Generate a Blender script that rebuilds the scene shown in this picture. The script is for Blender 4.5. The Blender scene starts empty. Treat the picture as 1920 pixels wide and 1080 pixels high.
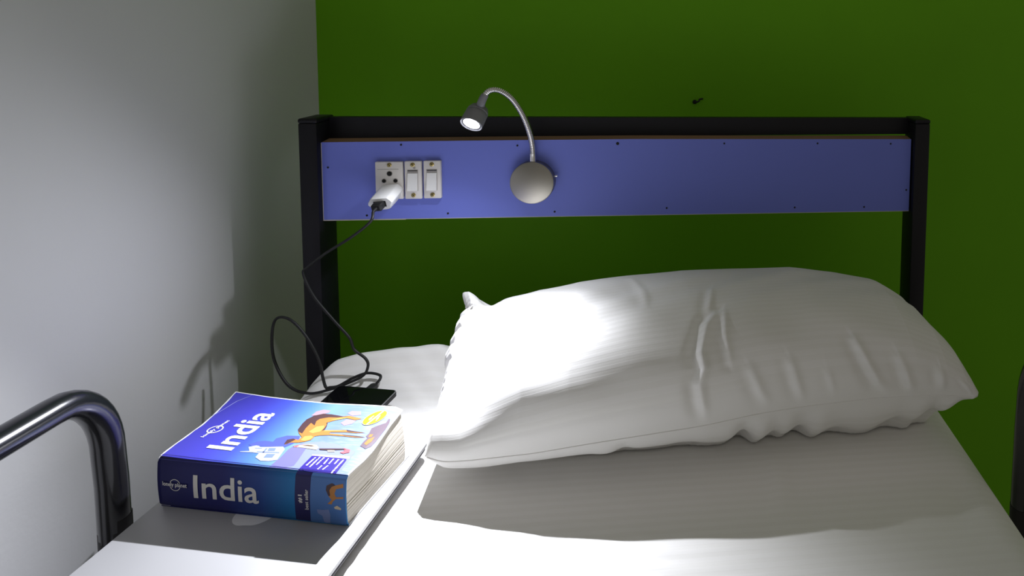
import bpy, bmesh, math, random
import numpy as np
from mathutils import Vector, Matrix, noise

# ------------------------------------------------------------------ scene, camera, light
scene = bpy.context.scene
COL = scene.collection
ZO = 1.55                                 # height of the bed surface above the floor; bed coordinates have z = 0 there
PI = math.pi

def look_axes(yaw, pitch, roll):
    cy, sy, cp, sp = math.cos(yaw), math.sin(yaw), math.cos(pitch), math.sin(pitch)
    fwd = Vector((sy*cp, cy*cp, -sp)); right = Vector((cy, -sy, 0)); up = right.cross(fwd)
    c, s = math.cos(roll), math.sin(roll)
    return right*c + up*s, up*c - right*s, fwd

cam_data = bpy.data.cameras.new('camera'); cam = bpy.data.objects.new('camera', cam_data); COL.objects.link(cam)
R_, U_, F_ = look_axes(0.1250, 0.0752, 0.0182)
m = Matrix((R_, U_, -F_)).transposed().to_4x4()
m.translation = Vector((0.0732, -1.0301, 0.5223 + ZO))
cam.matrix_world = m
cam_data.sensor_width = 36.0
cam_data.lens = 36.0*1250/1920
cam_data.shift_x = (960 - 1433.2)/1920
cam_data.shift_y = -(540 - 154.7)/1920
cam_data.clip_start = 0.02
scene.camera = cam

scene.view_settings.view_transform = 'Standard'
scene.view_settings.look = 'None'
scene.view_settings.gamma = 1.0
scene.view_settings.use_curve_mapping = False
scene.view_settings.exposure = 0.0
AMBIENT = 0.21
LAMP_DISC = 30.0
LAMP_SPOT = 29.0
LAMP_WIDE = 4.2

world = bpy.data.worlds.new('room_dusk'); scene.world = world; world.use_nodes = True
bg = world.node_tree.nodes['Background']
bg.inputs[0].default_value = (1.0, 0.945, 0.84, 1); bg.inputs[1].default_value = AMBIENT

# ------------------------------------------------------------------ helpers
def loc_world(o):
    v = Vector((0, 0, 0))
    while o is not None:
        v += o.location; o = o.parent
    return v

def link_mesh(name, verts, faces, mats, parent=None, base=None, smooth=False, mat_idx=None, uvs=None):
    """verts in bed coordinates; base = origin (bed coordinates) of a top-level object"""
    if not isinstance(mats, (list, tuple)): mats = [mats]
    W = [Vector((v[0], v[1], v[2] + ZO)) for v in verts]
    if parent is not None:
        org = loc_world(parent); loc = Vector((0, 0, 0))
    else:
        if base is None:
            xs = [v.x for v in W]; ys = [v.y for v in W]; zs = [v.z for v in W]
            org = Vector(((min(xs)+max(xs))/2, (min(ys)+max(ys))/2, min(zs)))
        else: org = Vector((base[0], base[1], base[2] + ZO))
        loc = org
    me = bpy.data.meshes.new(name)
    me.from_pydata([tuple(v - org) for v in W], [], [tuple(int(i) for i in f) for f in faces])
    for mt in mats: me.materials.append(mt)
    if mat_idx is not None: me.polygons.foreach_set('material_index', mat_idx)
    if uvs is not None:
        ul = me.uv_layers.new(name='UVMap')
        for l in me.loops: ul.data[l.index].uv = uvs[l.vertex_index]
    me.update()
    bm = bmesh.new(); bm.from_mesh(me); bmesh.ops.recalc_face_normals(bm, faces=bm.faces); bm.to_mesh(me); bm.free()
    if smooth:
        me.shade_smooth()
        if smooth == 'auto': me.set_sharp_from_angle(angle=math.radians(38))
    o = bpy.data.objects.new(name, me); COL.objects.link(o)
    o.location = loc
    if parent is not None: o.parent = parent
    return o

def thing(name, label, cat, loc, group=None):
    o = bpy.data.objects.new(name, None); COL.objects.link(o)
    o.location = (loc[0], loc[1], loc[2] + ZO); o.empty_display_size = 0.02
    tag(o, label, cat, group); return o

def tag(o, label, cat, group=None):
    o['label'] = label; o['category'] = cat
    if group: o['group'] = group
    return o

class MB:
    """collects shapes into one mesh"""
    def __init__(s): s.v = []; s.f = []
    def add(s, v, f):
        k = len(s.v); s.v += [tuple(p) for p in v]; s.f += [tuple(i + k for i in q) for q in f]; return s
    def bm(s, b):
        b.verts.ensure_lookup_table(); b.verts.index_update()
        s.add([v.co[:] for v in b.verts], [[v.index for v in f.verts] for f in b.faces]); b.free(); return s
    def box(s, lo, hi, bev=0.0, seg=2, rot=None, piv=None):
        b = bmesh.new(); bmesh.ops.create_cube(b, size=1.0)
        c = Vector([(a + d)/2 for a, d in zip(lo, hi)]); d = Vector([abs(d - a) for a, d in zip(lo, hi)])
        for v in b.verts: v.co = Vector((v.co.x*d.x, v.co.y*d.y, v.co.z*d.z)) + c
        if bev: bmesh.ops.bevel(b, geom=list(b.edges), offset=bev, segments=seg, profile=0.5, affect='EDGES')
        if rot is not None:
            p = Vector(piv) if piv is not None else c
            for v in b.verts: v.co = rot @ (v.co - p) + p
        return s.bm(b)
    def tube(s, pts, r, n=12, cap=True):
        pts = [Vector(p) for p in pts]; N = len(pts)
        rr = r if isinstance(r, (list, tuple)) else [r]*N
        T = [((pts[min(i+1, N-1)] - pts[max(i-1, 0)]).normalized()) for i in range(N)]
        a = Vector((0, 0, 1)) if abs(T[0].z) < .9 else Vector((1, 0, 0))
        nrm = (a - T[0]*a.dot(T[0])).normalized(); V = []; Fc = []
        for i in range(N):
            nrm = (nrm - T[i]*nrm.dot(T[i])).normalized(); bn = T[i].cross(nrm)
            for k in range(n):
                g = 2*PI*k/n; V.append(pts[i] + (nrm*math.cos(g) + bn*math.sin(g))*rr[i])
        for i in range(N-1):
            for k in range(n): Fc.append((i*n+k, i*n+(k+1) % n, (i+1)*n+(k+1) % n, (i+1)*n+k))
        if cap: Fc.append(tuple(range(n))[::-1]); Fc.append(tuple((N-1)*n+k for k in range(n)))
        return s.add(V, Fc)
    def lathe(s, prof, o, ax, n=32, cap=True):
        """prof = (radius, distance along ax from o)"""
        o = Vector(o); ax = Vector(ax).normalized()
        a = Vector((0, 0, 1)) if abs(ax.z) < .9 else Vector((1, 0, 0))
        x = (a - ax*a.dot(ax)).normalized(); y = ax.cross(x); V = []; Fc = []; N = len(prof)
        for r, h in prof:
            for k in range(n):
                g = 2*PI*k/n; V.append(o + ax*h + (x*math.cos(g) + y*math.sin(g))*max(r, 1e-5))
        for i in range(N-1):
            for k in range(n): Fc.append((i*n+k, i*n+(k+1) % n, (i+1)*n+(k+1) % n, (i+1)*n+k))
        if cap: Fc.append(tuple(range(n))[::-1]); Fc.append(tuple((N-1)*n+k for k in range(n)))
        return s.add(V, Fc)
    def build(s, name, mat, parent=None, base=None, smooth='auto'):
        return link_mesh(name, s.v, s.f, mat, parent, base, smooth)

def spline(pts, sub=8):
    """Catmull-Rom through the points"""
    P = [Vector(p) for p in pts]; P = [P[0]*2 - P[1]] + P + [P[-1]*2 - P[-2]]; out = []
    for i in range(1, len(P)-2):
        a, b, c, d = P[i-1], P[i], P[i+1], P[i+2]
        for k in range(sub):
            t = k/sub
            out.append(0.5*((2*b) + (c - a)*t + (2*a - 5*b + 4*c - d)*t*t + (3*b - a - 3*c + d)*t**3))
    out.append(P[-2]); return out

# ------------------------------------------------------------------ materials
def srgb(r, g, b):
    f = lambda c: (c/255/12.92) if c/255 <= .04045 else ((c/255 + .055)/1.055)**2.4
    return (f(r), f(g), f(b), 1)

def mat(name, col, rough=.6, metal=0.0, spec=.5, coat=0.0, sheen=0.0):
    mt = bpy.data.materials.new(name); mt.use_nodes = True
    p = mt.node_tree.nodes['Principled BSDF']
    p.inputs['Base Color'].default_value = col if len(col) == 4 else (*col, 1)
    p.inputs['Roughness'].default_value = rough; p.inputs['Metallic'].default_value = metal
    p.inputs['Specular IOR Level'].default_value = spec
    p.inputs['Coat Weight'].default_value = coat; p.inputs['Coat Roughness'].default_value = .1
    p.inputs['Sheen Weight'].default_value = sheen
    return mt

def nodes(mt): return mt.node_tree.nodes, mt.node_tree.links, mt.node_tree.nodes['Principled BSDF']

def noise_bump(mt, scale, strength, dist=.001, detail=4, coords='Object', col_var=0.0):
    N, L, p = nodes(mt)
    tc = N.new('ShaderNodeTexCoord'); nz = N.new('ShaderNodeTexNoise'); nz.inputs['Scale'].default_value = scale
    nz.inputs['Detail'].default_value = detail
    bp = N.new('ShaderNodeBump'); bp.inputs['Strength'].default_value = strength; bp.inputs['Distance'].default_value = dist
    L.new(tc.outputs[coords], nz.inputs['Vector']); L.new(nz.outputs['Fac'], bp.inputs['Height'])
    L.new(bp.outputs['Normal'], p.inputs['Normal'])
    if col_var:
        n2 = N.new('ShaderNodeTexNoise'); n2.inputs['Scale'].default_value = 5; n2.inputs['Detail'].default_value = 3
        L.new(tc.outputs[coords], n2.inputs['Vector'])
        mx = N.new('ShaderNodeMix'); mx.data_type = 'RGBA'
        c = p.inputs['Base Color'].default_value[:]
        mx.inputs['A'].default_value = tuple(x*(1-col_var) for x in c[:3]) + (1,)
        mx.inputs['B'].default_value = tuple(min(1, x*(1+col_var)) for x in c[:3]) + (1,)
        L.new(n2.outputs['Fac'], mx.inputs['Factor']); L.new(mx.outputs['Result'], p.inputs['Base Color'])
    return mt

M = {}
M['white_wall'] = noise_bump(mat('white_wall_paint', (.64, .64, .655), .75, spec=.25), 160, .18, .0008, col_var=.03)
M['green_wall'] = noise_bump(mat('green_wall_paint', (.135, .40, .002), .62, spec=.25), 120, .2, .0008, col_var=.08)
M['floor'] = noise_bump(mat('floor_tile', (.30, .28, .26), .45), 30, .1, col_var=.1)
M['black_paint'] = noise_bump(mat('black_steel_paint', (.006, .0055, .0085), .45, spec=.28), 300, .1, .0004)
M['gloss_black'] = noise_bump(mat('gloss_black_tube', (.008, .008, .012), .22, spec=.6, coat=.35), 60, .08, .0006)
M['gloss_scuff'] = noise_bump(mat('scuffed_black_sleeve', (.012, .010, .011), .5, spec=.4), 200, .3, .0006)
M['blue_laminate'] = noise_bump(mat('blue_laminate', (.16, .20, .66), .5, spec=.35), 400, .15, .0003, col_var=.04)
M['ply_edge'] = noise_bump(mat('plywood_edge', (.27, .165, .085), .8), 60, .6, .002, col_var=.35)
M['chip_edge'] = mat('chipped_edge', (.55, .50, .42), .8)
M['nail'] = mat('nail_head', (.01, .01, .012), .5, metal=.4)
M['plastic'] = mat('white_plastic', (.74, .71, .68), .35)
M['plastic_bright'] = mat('bright_white_plastic', (.84, .84, .83), .3)
M['plastic_grey'] = mat('grey_plastic', (.35, .33, .31), .5)
M['hole'] = mat('socket_hole', (.004, .004, .004), .8)
M['brass'] = mat('brass_screw', (.45, .36, .14), .35, metal=1)
M['steel'] = noise_bump(mat('brushed_steel', (.36, .34, .30), .38, metal=1), 500, .1, .0002)
M['chrome'] = mat('chrome', (.72, .70, .70), .16, metal=1)
M['lamp_grey'] = mat('lamp_head_grey', (.24, .24, .265), .45, metal=.3)
M['rubber'] = mat('black_rubber', (.010, .010, .011), .5, spec=.4)
M['phone_glass'] = mat('phone_glass', (.004, .004, .005), .06, spec=.6)
M['phone_edge'] = mat('phone_edge', (.30, .30, .32), .3, metal=.8)
M['alu'] = mat('laptop_aluminium', (.46, .46, .47), .45, metal=.2)
M['alu_base_shaded'] = mat('laptop_base_shaded_aluminium', (.16, .155, .17), .5, metal=.3)  # lid aluminium darkened: shade on the laptop sides is put into the colour
M['alu_dark'] = mat('laptop_seam', (.03, .03, .035), .5)
M['logo_white'] = mat('laptop_logo', (.85, .85, .86), .3)

def fabric(name, stripe_axis, pitch, k=1.0):
    """white cotton with woven satin stripes"""
    mt = mat(name, (.80, .79, .77), .85, spec=.2, sheen=.15)
    N, L, p = nodes(mt)
    tc = N.new('ShaderNodeTexCoord'); sp = N.new('ShaderNodeSeparateXYZ')
    L.new(tc.outputs['UV'], sp.inputs[0])
    sc = N.new('ShaderNodeMath'); sc.operation = 'MULTIPLY'; sc.inputs[1].default_value = 2*PI/pitch
    L.new(sp.outputs[stripe_axis], sc.inputs[0])
    sn = N.new('ShaderNodeMath'); sn.operation = 'SINE'; L.new(sc.outputs[0], sn.inputs[0])
    mr = N.new('ShaderNodeMapRange'); mr.inputs[1].default_value = -.25; mr.inputs[2].default_value = .25
    L.new(sn.outputs[0], mr.inputs[0])
    nz = N.new('ShaderNodeTexNoise'); nz.inputs['Scale'].default_value = 900; nz.inputs['Detail'].default_value = 2
    L.new(tc.outputs['Object'], nz.inputs['Vector'])
    ad = N.new('ShaderNodeMath'); ad.operation = 'MULTIPLY_ADD'; ad.inputs[1].default_value = .5
    L.new(nz.outputs['Fac'], ad.inputs[0]); L.new(mr.outputs[0], ad.inputs[2])
    bp = N.new('ShaderNodeBump'); bp.inputs['Strength'].default_value = .15; bp.inputs['Distance'].default_value = .0003
    L.new(ad.outputs[0], bp.inputs['Height']); L.new(bp.outputs['Normal'], p.inputs['Normal'])
    rr = N.new('ShaderNodeMapRange'); rr.inputs[3].default_value = .85; rr.inputs[4].default_value = .55
    L.new(mr.outputs[0], rr.inputs[0]); L.new(rr.outputs[0], p.inputs['Roughness'])
    mx = N.new('ShaderNodeMix'); mx.data_type = 'RGBA'
    mx.inputs['A'].default_value = (.875*k, .865*k, .84*k, 1); mx.inputs['B'].default_value = (.895*k, .885*k, .865*k, 1)
    L.new(mr.outputs[0], mx.inputs['Factor']); L.new(mx.outputs['Result'], p.inputs['Base Color'])
    return mt
M['sheet'] = fabric('striped_white_sheet', 'Y', .012)
M['pillowcase'] = fabric('striped_white_pillowcase', 'Y', .011, .94)

# ------------------------------------------------------------------ room
WX, WY = -.585, .277                       # white wall plane, green wall plane
FZ = -ZO; CZ = 1.45
def slab(name, lo, hi, mt):
    o = MB().box(lo, hi).build(name, mt, smooth=False); o['kind'] = 'structure'; return o
slab('floor', (WX-.1, -3.2, FZ-.1), (3.2, WY+.1, FZ), M['floor'])
slab('wall_left', (WX-.1, -3.2, FZ), (WX, WY, CZ), M['white_wall'])
wall_back = slab('wall_back', (WX-.1, WY, FZ), (3.2, WY+.1, CZ), M['green_wall'])

# bent wire hook left in the green wall
hk = MB().tube(spline([(.0985, WY+.003, .3838), (.0985, WY-.004, .3838), (.104, WY-.008, .3842), (.1085, WY-.008, .386), (.110, WY-.006, .3895), (.1165, WY-.005, .3905)], 6), .0016, 8)
hk.lathe([(.0042, 0), (.0042, .003), (.003, .0045)], (.1005, WY, .3838), (0, -1, 0), 16)
tag(hk.build('wall_hook', M['nail']), 'small bent black hook stuck in the green wall above the headboard', 'hook')

# ------------------------------------------------------------------ bed frame
bed = thing('bunk_bed', 'black steel bunk bed with blue headboard panel and curved tube guard rails', 'bed', (0, 0, FZ))
def post(x0, x1):
    b = MB().box((x0, 0, FZ), (x1, .05, .379), .002)
    o = b.build('headboard_post', M['black_paint'], bed)
    MB().box((x0-.0005, -.0005, .3785), (x1+.0005, .0505, .386), .003, 3).build('post_cap', M['black_paint'], o)
    return o
post(-.475, -.450); post(.450, .475)
rl = MB(); rl.add([(-.450, .036, .3512), (.450, .036, .3572), (.450, .050, .3572), (-.450, .050, .3512), (-.450, .036, .3835), (.450, .036, .3840), (.450, .050, .3840), (-.450, .050, .3835)],
    [(0, 1, 2, 3), (4, 5, 6, 7), (0, 1, 5, 4), (1, 2, 6, 5), (2, 3, 7, 6), (3, 0, 4, 7)])
rl.build('top_rail', M['black_paint'], bed, smooth=False)
TOPZ = [(-.4497, .3495), (-.20, .3520), (.0, .3535), (.4475, .3525)]          # the panel was sawn a little out of true
def plank(y0, y1, zb, dz0, dz1, lo=None):
    b = MB(); n = len(TOPZ); V = []
    for x, z in TOPZ: V += [(x, y0, zb if lo is None else z + lo), (x, y1, zb if lo is None else z + lo), (x, y1, z + dz1), (x, y0, z + dz0)]
    F = [(4*i+k, 4*i+(k+1) % 4, 4*i+4+(k+1) % 4, 4*i+4+k) for i in range(n-1) for k in range(4)] + [(0, 1, 2, 3), tuple(4*n-4+k for k in range(4))]
    return b.add(V, F)
panel = plank(.011, .0115, .2335, 0, 0).build('headboard_panel', M['blue_laminate'], bed, smooth=False)
plank(.0115, .0345, .2335, -.0002, .0022).build('plywood_core', M['ply_edge'], panel, smooth=False)
panel['label'] = 'blue laminate headboard panel with nail heads'
e_ = MB(); rnd = random.Random(4)
e_.box((-.4497, .0106, .2322), (-.335, .033, .2335)); e_.box((-.335, .0108, .2328), (.4475, .033, .2335)); e_.box((-.4500, .0108, .2322), (-.4492, .0125, .3485))
e_.build('chipped_edge', M['chip_edge'], panel, smooth=False)
for k, (x, z) in enumerate([(-.4413, .3121), (-.339, .3455), (-.1724, .3438), (-.023, .3465), (.142, .3463), (.2919, .3460), (.4131, .3450), (.4420, .2684), (.3717, .241), (.2569, .2418), (.0528, .244), (-.118, .2407), (-.2744, .2407), (-.3893, .2393)]):
    r = .0024 if k == 3 else .0015
    MB().lathe([(r, 0), (r, .0004), (r*.6, .0009)], (x, .011, z), (0, -1, 0), 10).build('nail', M['nail'], panel)
for sx in (-1, 1):
    X = -.5035 if sx < 0 else .4925
    MB().box((sx*.478-.011, -1.86, -.235), (sx*.478+.011, .0, -.19), .002).build('side_beam', M['black_paint'], bed)
    pts = [(X, -.300, -.20), (X, -.300, -.05), (X, -.301, .05), (X, -.303, .085)]
    for k in range(1, 10):
        g = k/10*PI/2; pts.append((X, -.303 - .055*(1-math.cos(g)), .085 + .0735*math.sin(g)))
    pts += [(X, -.362, .1585), (X, -.42, .1595), (X, -.6, .1600), (X, -.85, .1600)]
    for k in range(1, 10):
        g = k/10*PI/2; pts.append((X, -.85 - .06*math.sin(g), .16 - .07*(1-math.cos(g))))
    pts += [(X, -.91, .05), (X, -.91, -.2)]
    t = MB().tube(pts, .0133, 24).build('guard_rail', M['gloss_black'], bed)
    MB().tube([(X, -.300, -.2), (X, -.300, .012 if sx < 0 else -.05)], .0137, 24).build('rail_sleeve', M['gloss_scuff'], t)
    MB().box((sx*.4625-.0125, -1.90, FZ), (sx*.4625+.0125, -1.86, -.02), .002).build('foot_post', M['black_paint'], bed)
MB().box((-.475, -1.90, -.235), (.475, -1.862, -.19), .002).build('foot_beam', M['black_paint'], bed)
for k in range(9):
    y = -.12 - k*.2
    MB().box((-.467, y-.03, -.19), (.467, y+.03, -.178), .002).build('slat', M['black_paint'], bed)

# ------------------------------------------------------------------ mattress and sheet
HR = np.array([(-.60, 0), (-.467, .0), (-.449, .016), (-.42, .036), (-.39, .044), (-.338, .050), (-.276, .054), (-.247, .045), (-.15, .038), (.2, .036), (.36, .03), (.45, .0), (.6, 0)])
def sheet_h(x, y):
    t = np.clip((-.03 - y)/.09, 0, 1)
    rise = np.interp(x, HR[:, 0], HR[:, 1])*(1-t)**2
    h = rise
    h = h + .0010*np.sin(9*x + 3*y)*np.sin(7*y + 2) - .001
    # soft creases that run across the bed towards the lower left
    w = np.exp(-((x + .12)/.16)**2)*np.exp(-((y + .42)/.07)**2)
    h = h + w*.0016*np.sin(2*PI*(y + .10*x + .012*np.sin(20*x))/.021)
    w2 = np.exp(-((x + .27)/.06)**2)*np.exp(-((y + .06)/.07)**2)
    h = h + w2*.0014*np.sin(2*PI*(y*.8 + .55*x)/.026)
    w3 = np.exp(-((x - .19)/.012)**2)*np.exp(-((y + .30)/.05)**2)
    h = h + w3*.003
    w4 = np.exp(-((x - .40 - .5*(y+.33))/.02)**2)*np.exp(-((y + .34)/.04)**2)
    h = h - w4*.004
    return h

XL, XR_, YB, YF, RAD = -.470, .455, -.004, -1.84, .045
def sheet_mesh():
    # profile coordinate: 0 at the hanging hem, climbs round the rolled edge, runs over the top
    def prof(lo, hi, n, drop=.13):
        out = []                           # (position, dz, is flat)
        for k in range(6): out.append((lo, -RAD - drop*(1-k/6)))
        for k in range(9):
            g = PI/2*k/8; out.append((lo + RAD*(1-math.cos(g)), -RAD*(1-math.sin(g))))
        a, b = lo + RAD, hi - RAD
        for k in range(1, n): out.append((a + (b-a)*k/n, 0.0))
        for k in range(9):
            g = PI/2*(1-k/8); out.append((hi - RAD*(1-math.cos(g)), -RAD*(1-math.sin(g))))
        for k in range(1, 7): out.append((hi, -RAD - drop*k/6))
        return out
    PX = prof(XL, XR_, 150)
    # in y: fine near the headboard, coarse behind the camera
    py = [( YB, -RAD*.55 - .13*(1-k/6)) for k in range(6)]
    for k in range(9):
        g = PI/2*k/8; py.append((YB - .022*(1-math.cos(g)), -RAD*.55*(1-math.sin(g))))
    y = YB - .022
    while y > -.62: y -= .0045; py.append((y, 0.0))
    while y > YF + .06: y -= .04; py.append((y, 0.0))
    for k in range(1, 9):
        g = PI/2*k/8; py.append((YF + .03 - .03*math.sin(g), -RAD*(1-math.cos(g))))
    for k in range(1, 5): py.append((YF, -RAD - .13*k/4))
    V = []; UV = []
    for (yy, dzy) in py:
        for (xx, dzx) in PX:
            x, y = xx, yy
            dz = -math.hypot(dzx, dzy) if (dzx < 0 and dzy < 0 and max(dzx, dzy) > -RAD) else min(dzx, dzy)
            # round the plan corners
            cx = XL + .06 if x < XL + .06 else (XR_ - .06 if x > XR_ - .06 else x)
            cyb = YB - .035
            if x != cx and y > cyb:
                dx, dy = (x - cx)/.06, (y - cyb)/.035
                r = max(abs(dx), abs(dy)); q = math.hypot(dx, dy)
                if q > 1e-6: x = cx + dx*r/q*.06; y = cyb + dy*r/q*.035
            V.append((x, y, float(sheet_h(x, y)) + dz)); UV.append((xx, yy))
    nx = len(PX); F = [(j*nx+i, j*nx+i+1, (j+1)*nx+i+1, (j+1)*nx+i) for j in range(len(py)-1) for i in range(nx-1)]
    return V, F, UV
sv, sf, suv = sheet_mesh()
sheet = link_mesh('bed_sheet', sv, sf, M['sheet'], smooth=True, uvs=suv)
tag(sheet, 'white satin-striped sheet stretched over the mattress under pillow and laptop', 'bed sheet')
mt_ = MB().box((XL+.012, YF+.012, -.175), (XR_-.012, YB-.012, -.02), .02, 3)
tag(mt_.build('mattress', M['sheet']), 'single mattress covered by the white sheet in the black bed frame', 'mattress')

# ------------------------------------------------------------------ pillow
FP = np.array([[-.2069, -.2795, .0435], [-.1862, -.2843, .0383], [-.1563, -.2891, .0416], [-.0871, -.2910, .0466], [-.0258, -.2920, .0547], [.0305, -.2902, .0596], [.1035, -.2820, .0625], [.1673, -.2713, .0669], [.2205, -.2633, .0679], [.3153, -.2582, .0716], [.3970, -.2612, .0732], [.4506, -.2681, .0715]])
BP = np.array([[-.2293, -.0368, .1293], [-.2116, -.0368, .1161], [-.1400, -.0311, .0999], [.0993, -.0078, .0771], [.2989, .0, .0623], [.3884, -.0251, .0623], [.4232, -.0549, .0643]])
TT = np.array([(0, 0), (.004, .018), (.012, .034), (.03, .042), (.06, .046), (.1, .064), (.16, .085), (.24, .0974), (.34, .1045), (.46, .1106), (.58, .1107), (.7, .1105), (.8, .1027), (.88, .0949), (.94, .0737), (.975, .050), (.992, .027), (1, .009)])
TB = np.array([(0, 0), (.012, .030), (.03, .045), (.1, .046), (.16, .040), (.24, .0435), (.34, .0503), (.46, .055), (.58, .068), (.7, .080), (.8, .0768), (.88, .061), (.94, .0423), (.975, .0206), (1, 0)])
def smooth_curve(P, u):
    t = (P[:, 0] - P[0, 0])/(P[-1, 0] - P[0, 0]); uu = np.linspace(0, 1, 401); out = []
    for k in range(3):
        y = np.interp(uu, t, P[:, k]); ker = np.hanning(23); ker /= ker.sum()
        yp = np.concatenate([2*y[0] - y[1:12][::-1], y, 2*y[-1] - y[-12:-1][::-1]])
        out.append(np.interp(u, uu, np.convolve(yp, ker, 'valid')))
    return np.stack(out, -1)
def gz(x, c, w): return np.exp(-((x - c)/w)**2)
def sst(a, b, x):
    t = np.clip((x-a)/(b-a), 0, 1); return t*t*(3-2*t)

CREASES = []                               # filled below: (polyline in (u, v), width, depth)
def crease_field(U, Vv, polys):
    """signed sum of ridges along polylines; width in metres"""
    H = np.zeros_like(U); LX, LY = .67, .38; arc = lambda v: math.acos(1 - 2*v)/PI
    for pts, w, amp, asym in polys:
        best = np.full(U.shape, 1e9); side = np.zeros_like(U); tt = np.zeros_like(U); n = len(pts)-1
        for i in range(n):
            ax, ay = pts[i][0]*LX, arc(pts[i][1])*LY; bx, by = pts[i+1][0]*LX, arc(pts[i+1][1])*LY
            dx, dy = bx-ax, by-ay; L2 = dx*dx + dy*dy
            t = np.clip(((U*LX-ax)*dx + (Vv*LY-ay)*dy)/L2, 0, 1)
            ex, ey = U*LX - ax - t*dx, Vv*LY - ay - t*dy
            d = np.hypot(ex, ey); s = np.sign(dx*ey - dy*ex)
            m_ = d < best; best = np.where(m_, d, best); side = np.where(m_, s, side); tt = np.where(m_, (i+t)/n, tt)
        taper = np.sin(np.clip(tt, .0, 1)*PI*.92 + .12)**.45
        H += amp*taper*(np.exp(-(best/w)**2) - asym*np.exp(-((best*side + w*1.6)/(w*1.3))**2))
    return H

CREASES = [
    # long fold down the middle of the pillow
    ([(.505, .255), (.485, .208), (.478, .159), (.470, .106), (.474, .062), (.464, .033), (.468, .010), (.475, .001)], .0060, .0060, 1.0),
    ([(.522, .255), (.517, .153), (.522, .07)], .0045, .0040, .8),
    ([(.507, .425), (.500, .35), (.492, .275)], .005, .0030, .7),
    ([(.350, .69), (.366, .55), (.376, .44), (.378, .371)], .006, .0022, .2),
    ([(.195, .48), (.200, .379), (.200, .297)], .004, -.0014, .2),
    # short pulls above the seam on the right
    ([(.557, .045), (.575, .008), (.59, .0005)], .006, .0034, .6),
    ([(.633, .048), (.645, .009), (.655, .0005)], .006, .0040, .6),
    ([(.703, .022), (.715, .001)], .005, .0020, .5),
    ([(.764, .088), (.782, .027), (.80, .005), (.823, .0002)], .0060, .0068, .8),
    ([(.846, .040), (.858, .006), (.868, .0002)], .0065, .0060, .7),
    ([(.925, .024), (.925, .0008)], .006, .0042, .6),
    ([(.965, .014), (.982, .001)], .004, .0022, .5),
]
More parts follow.
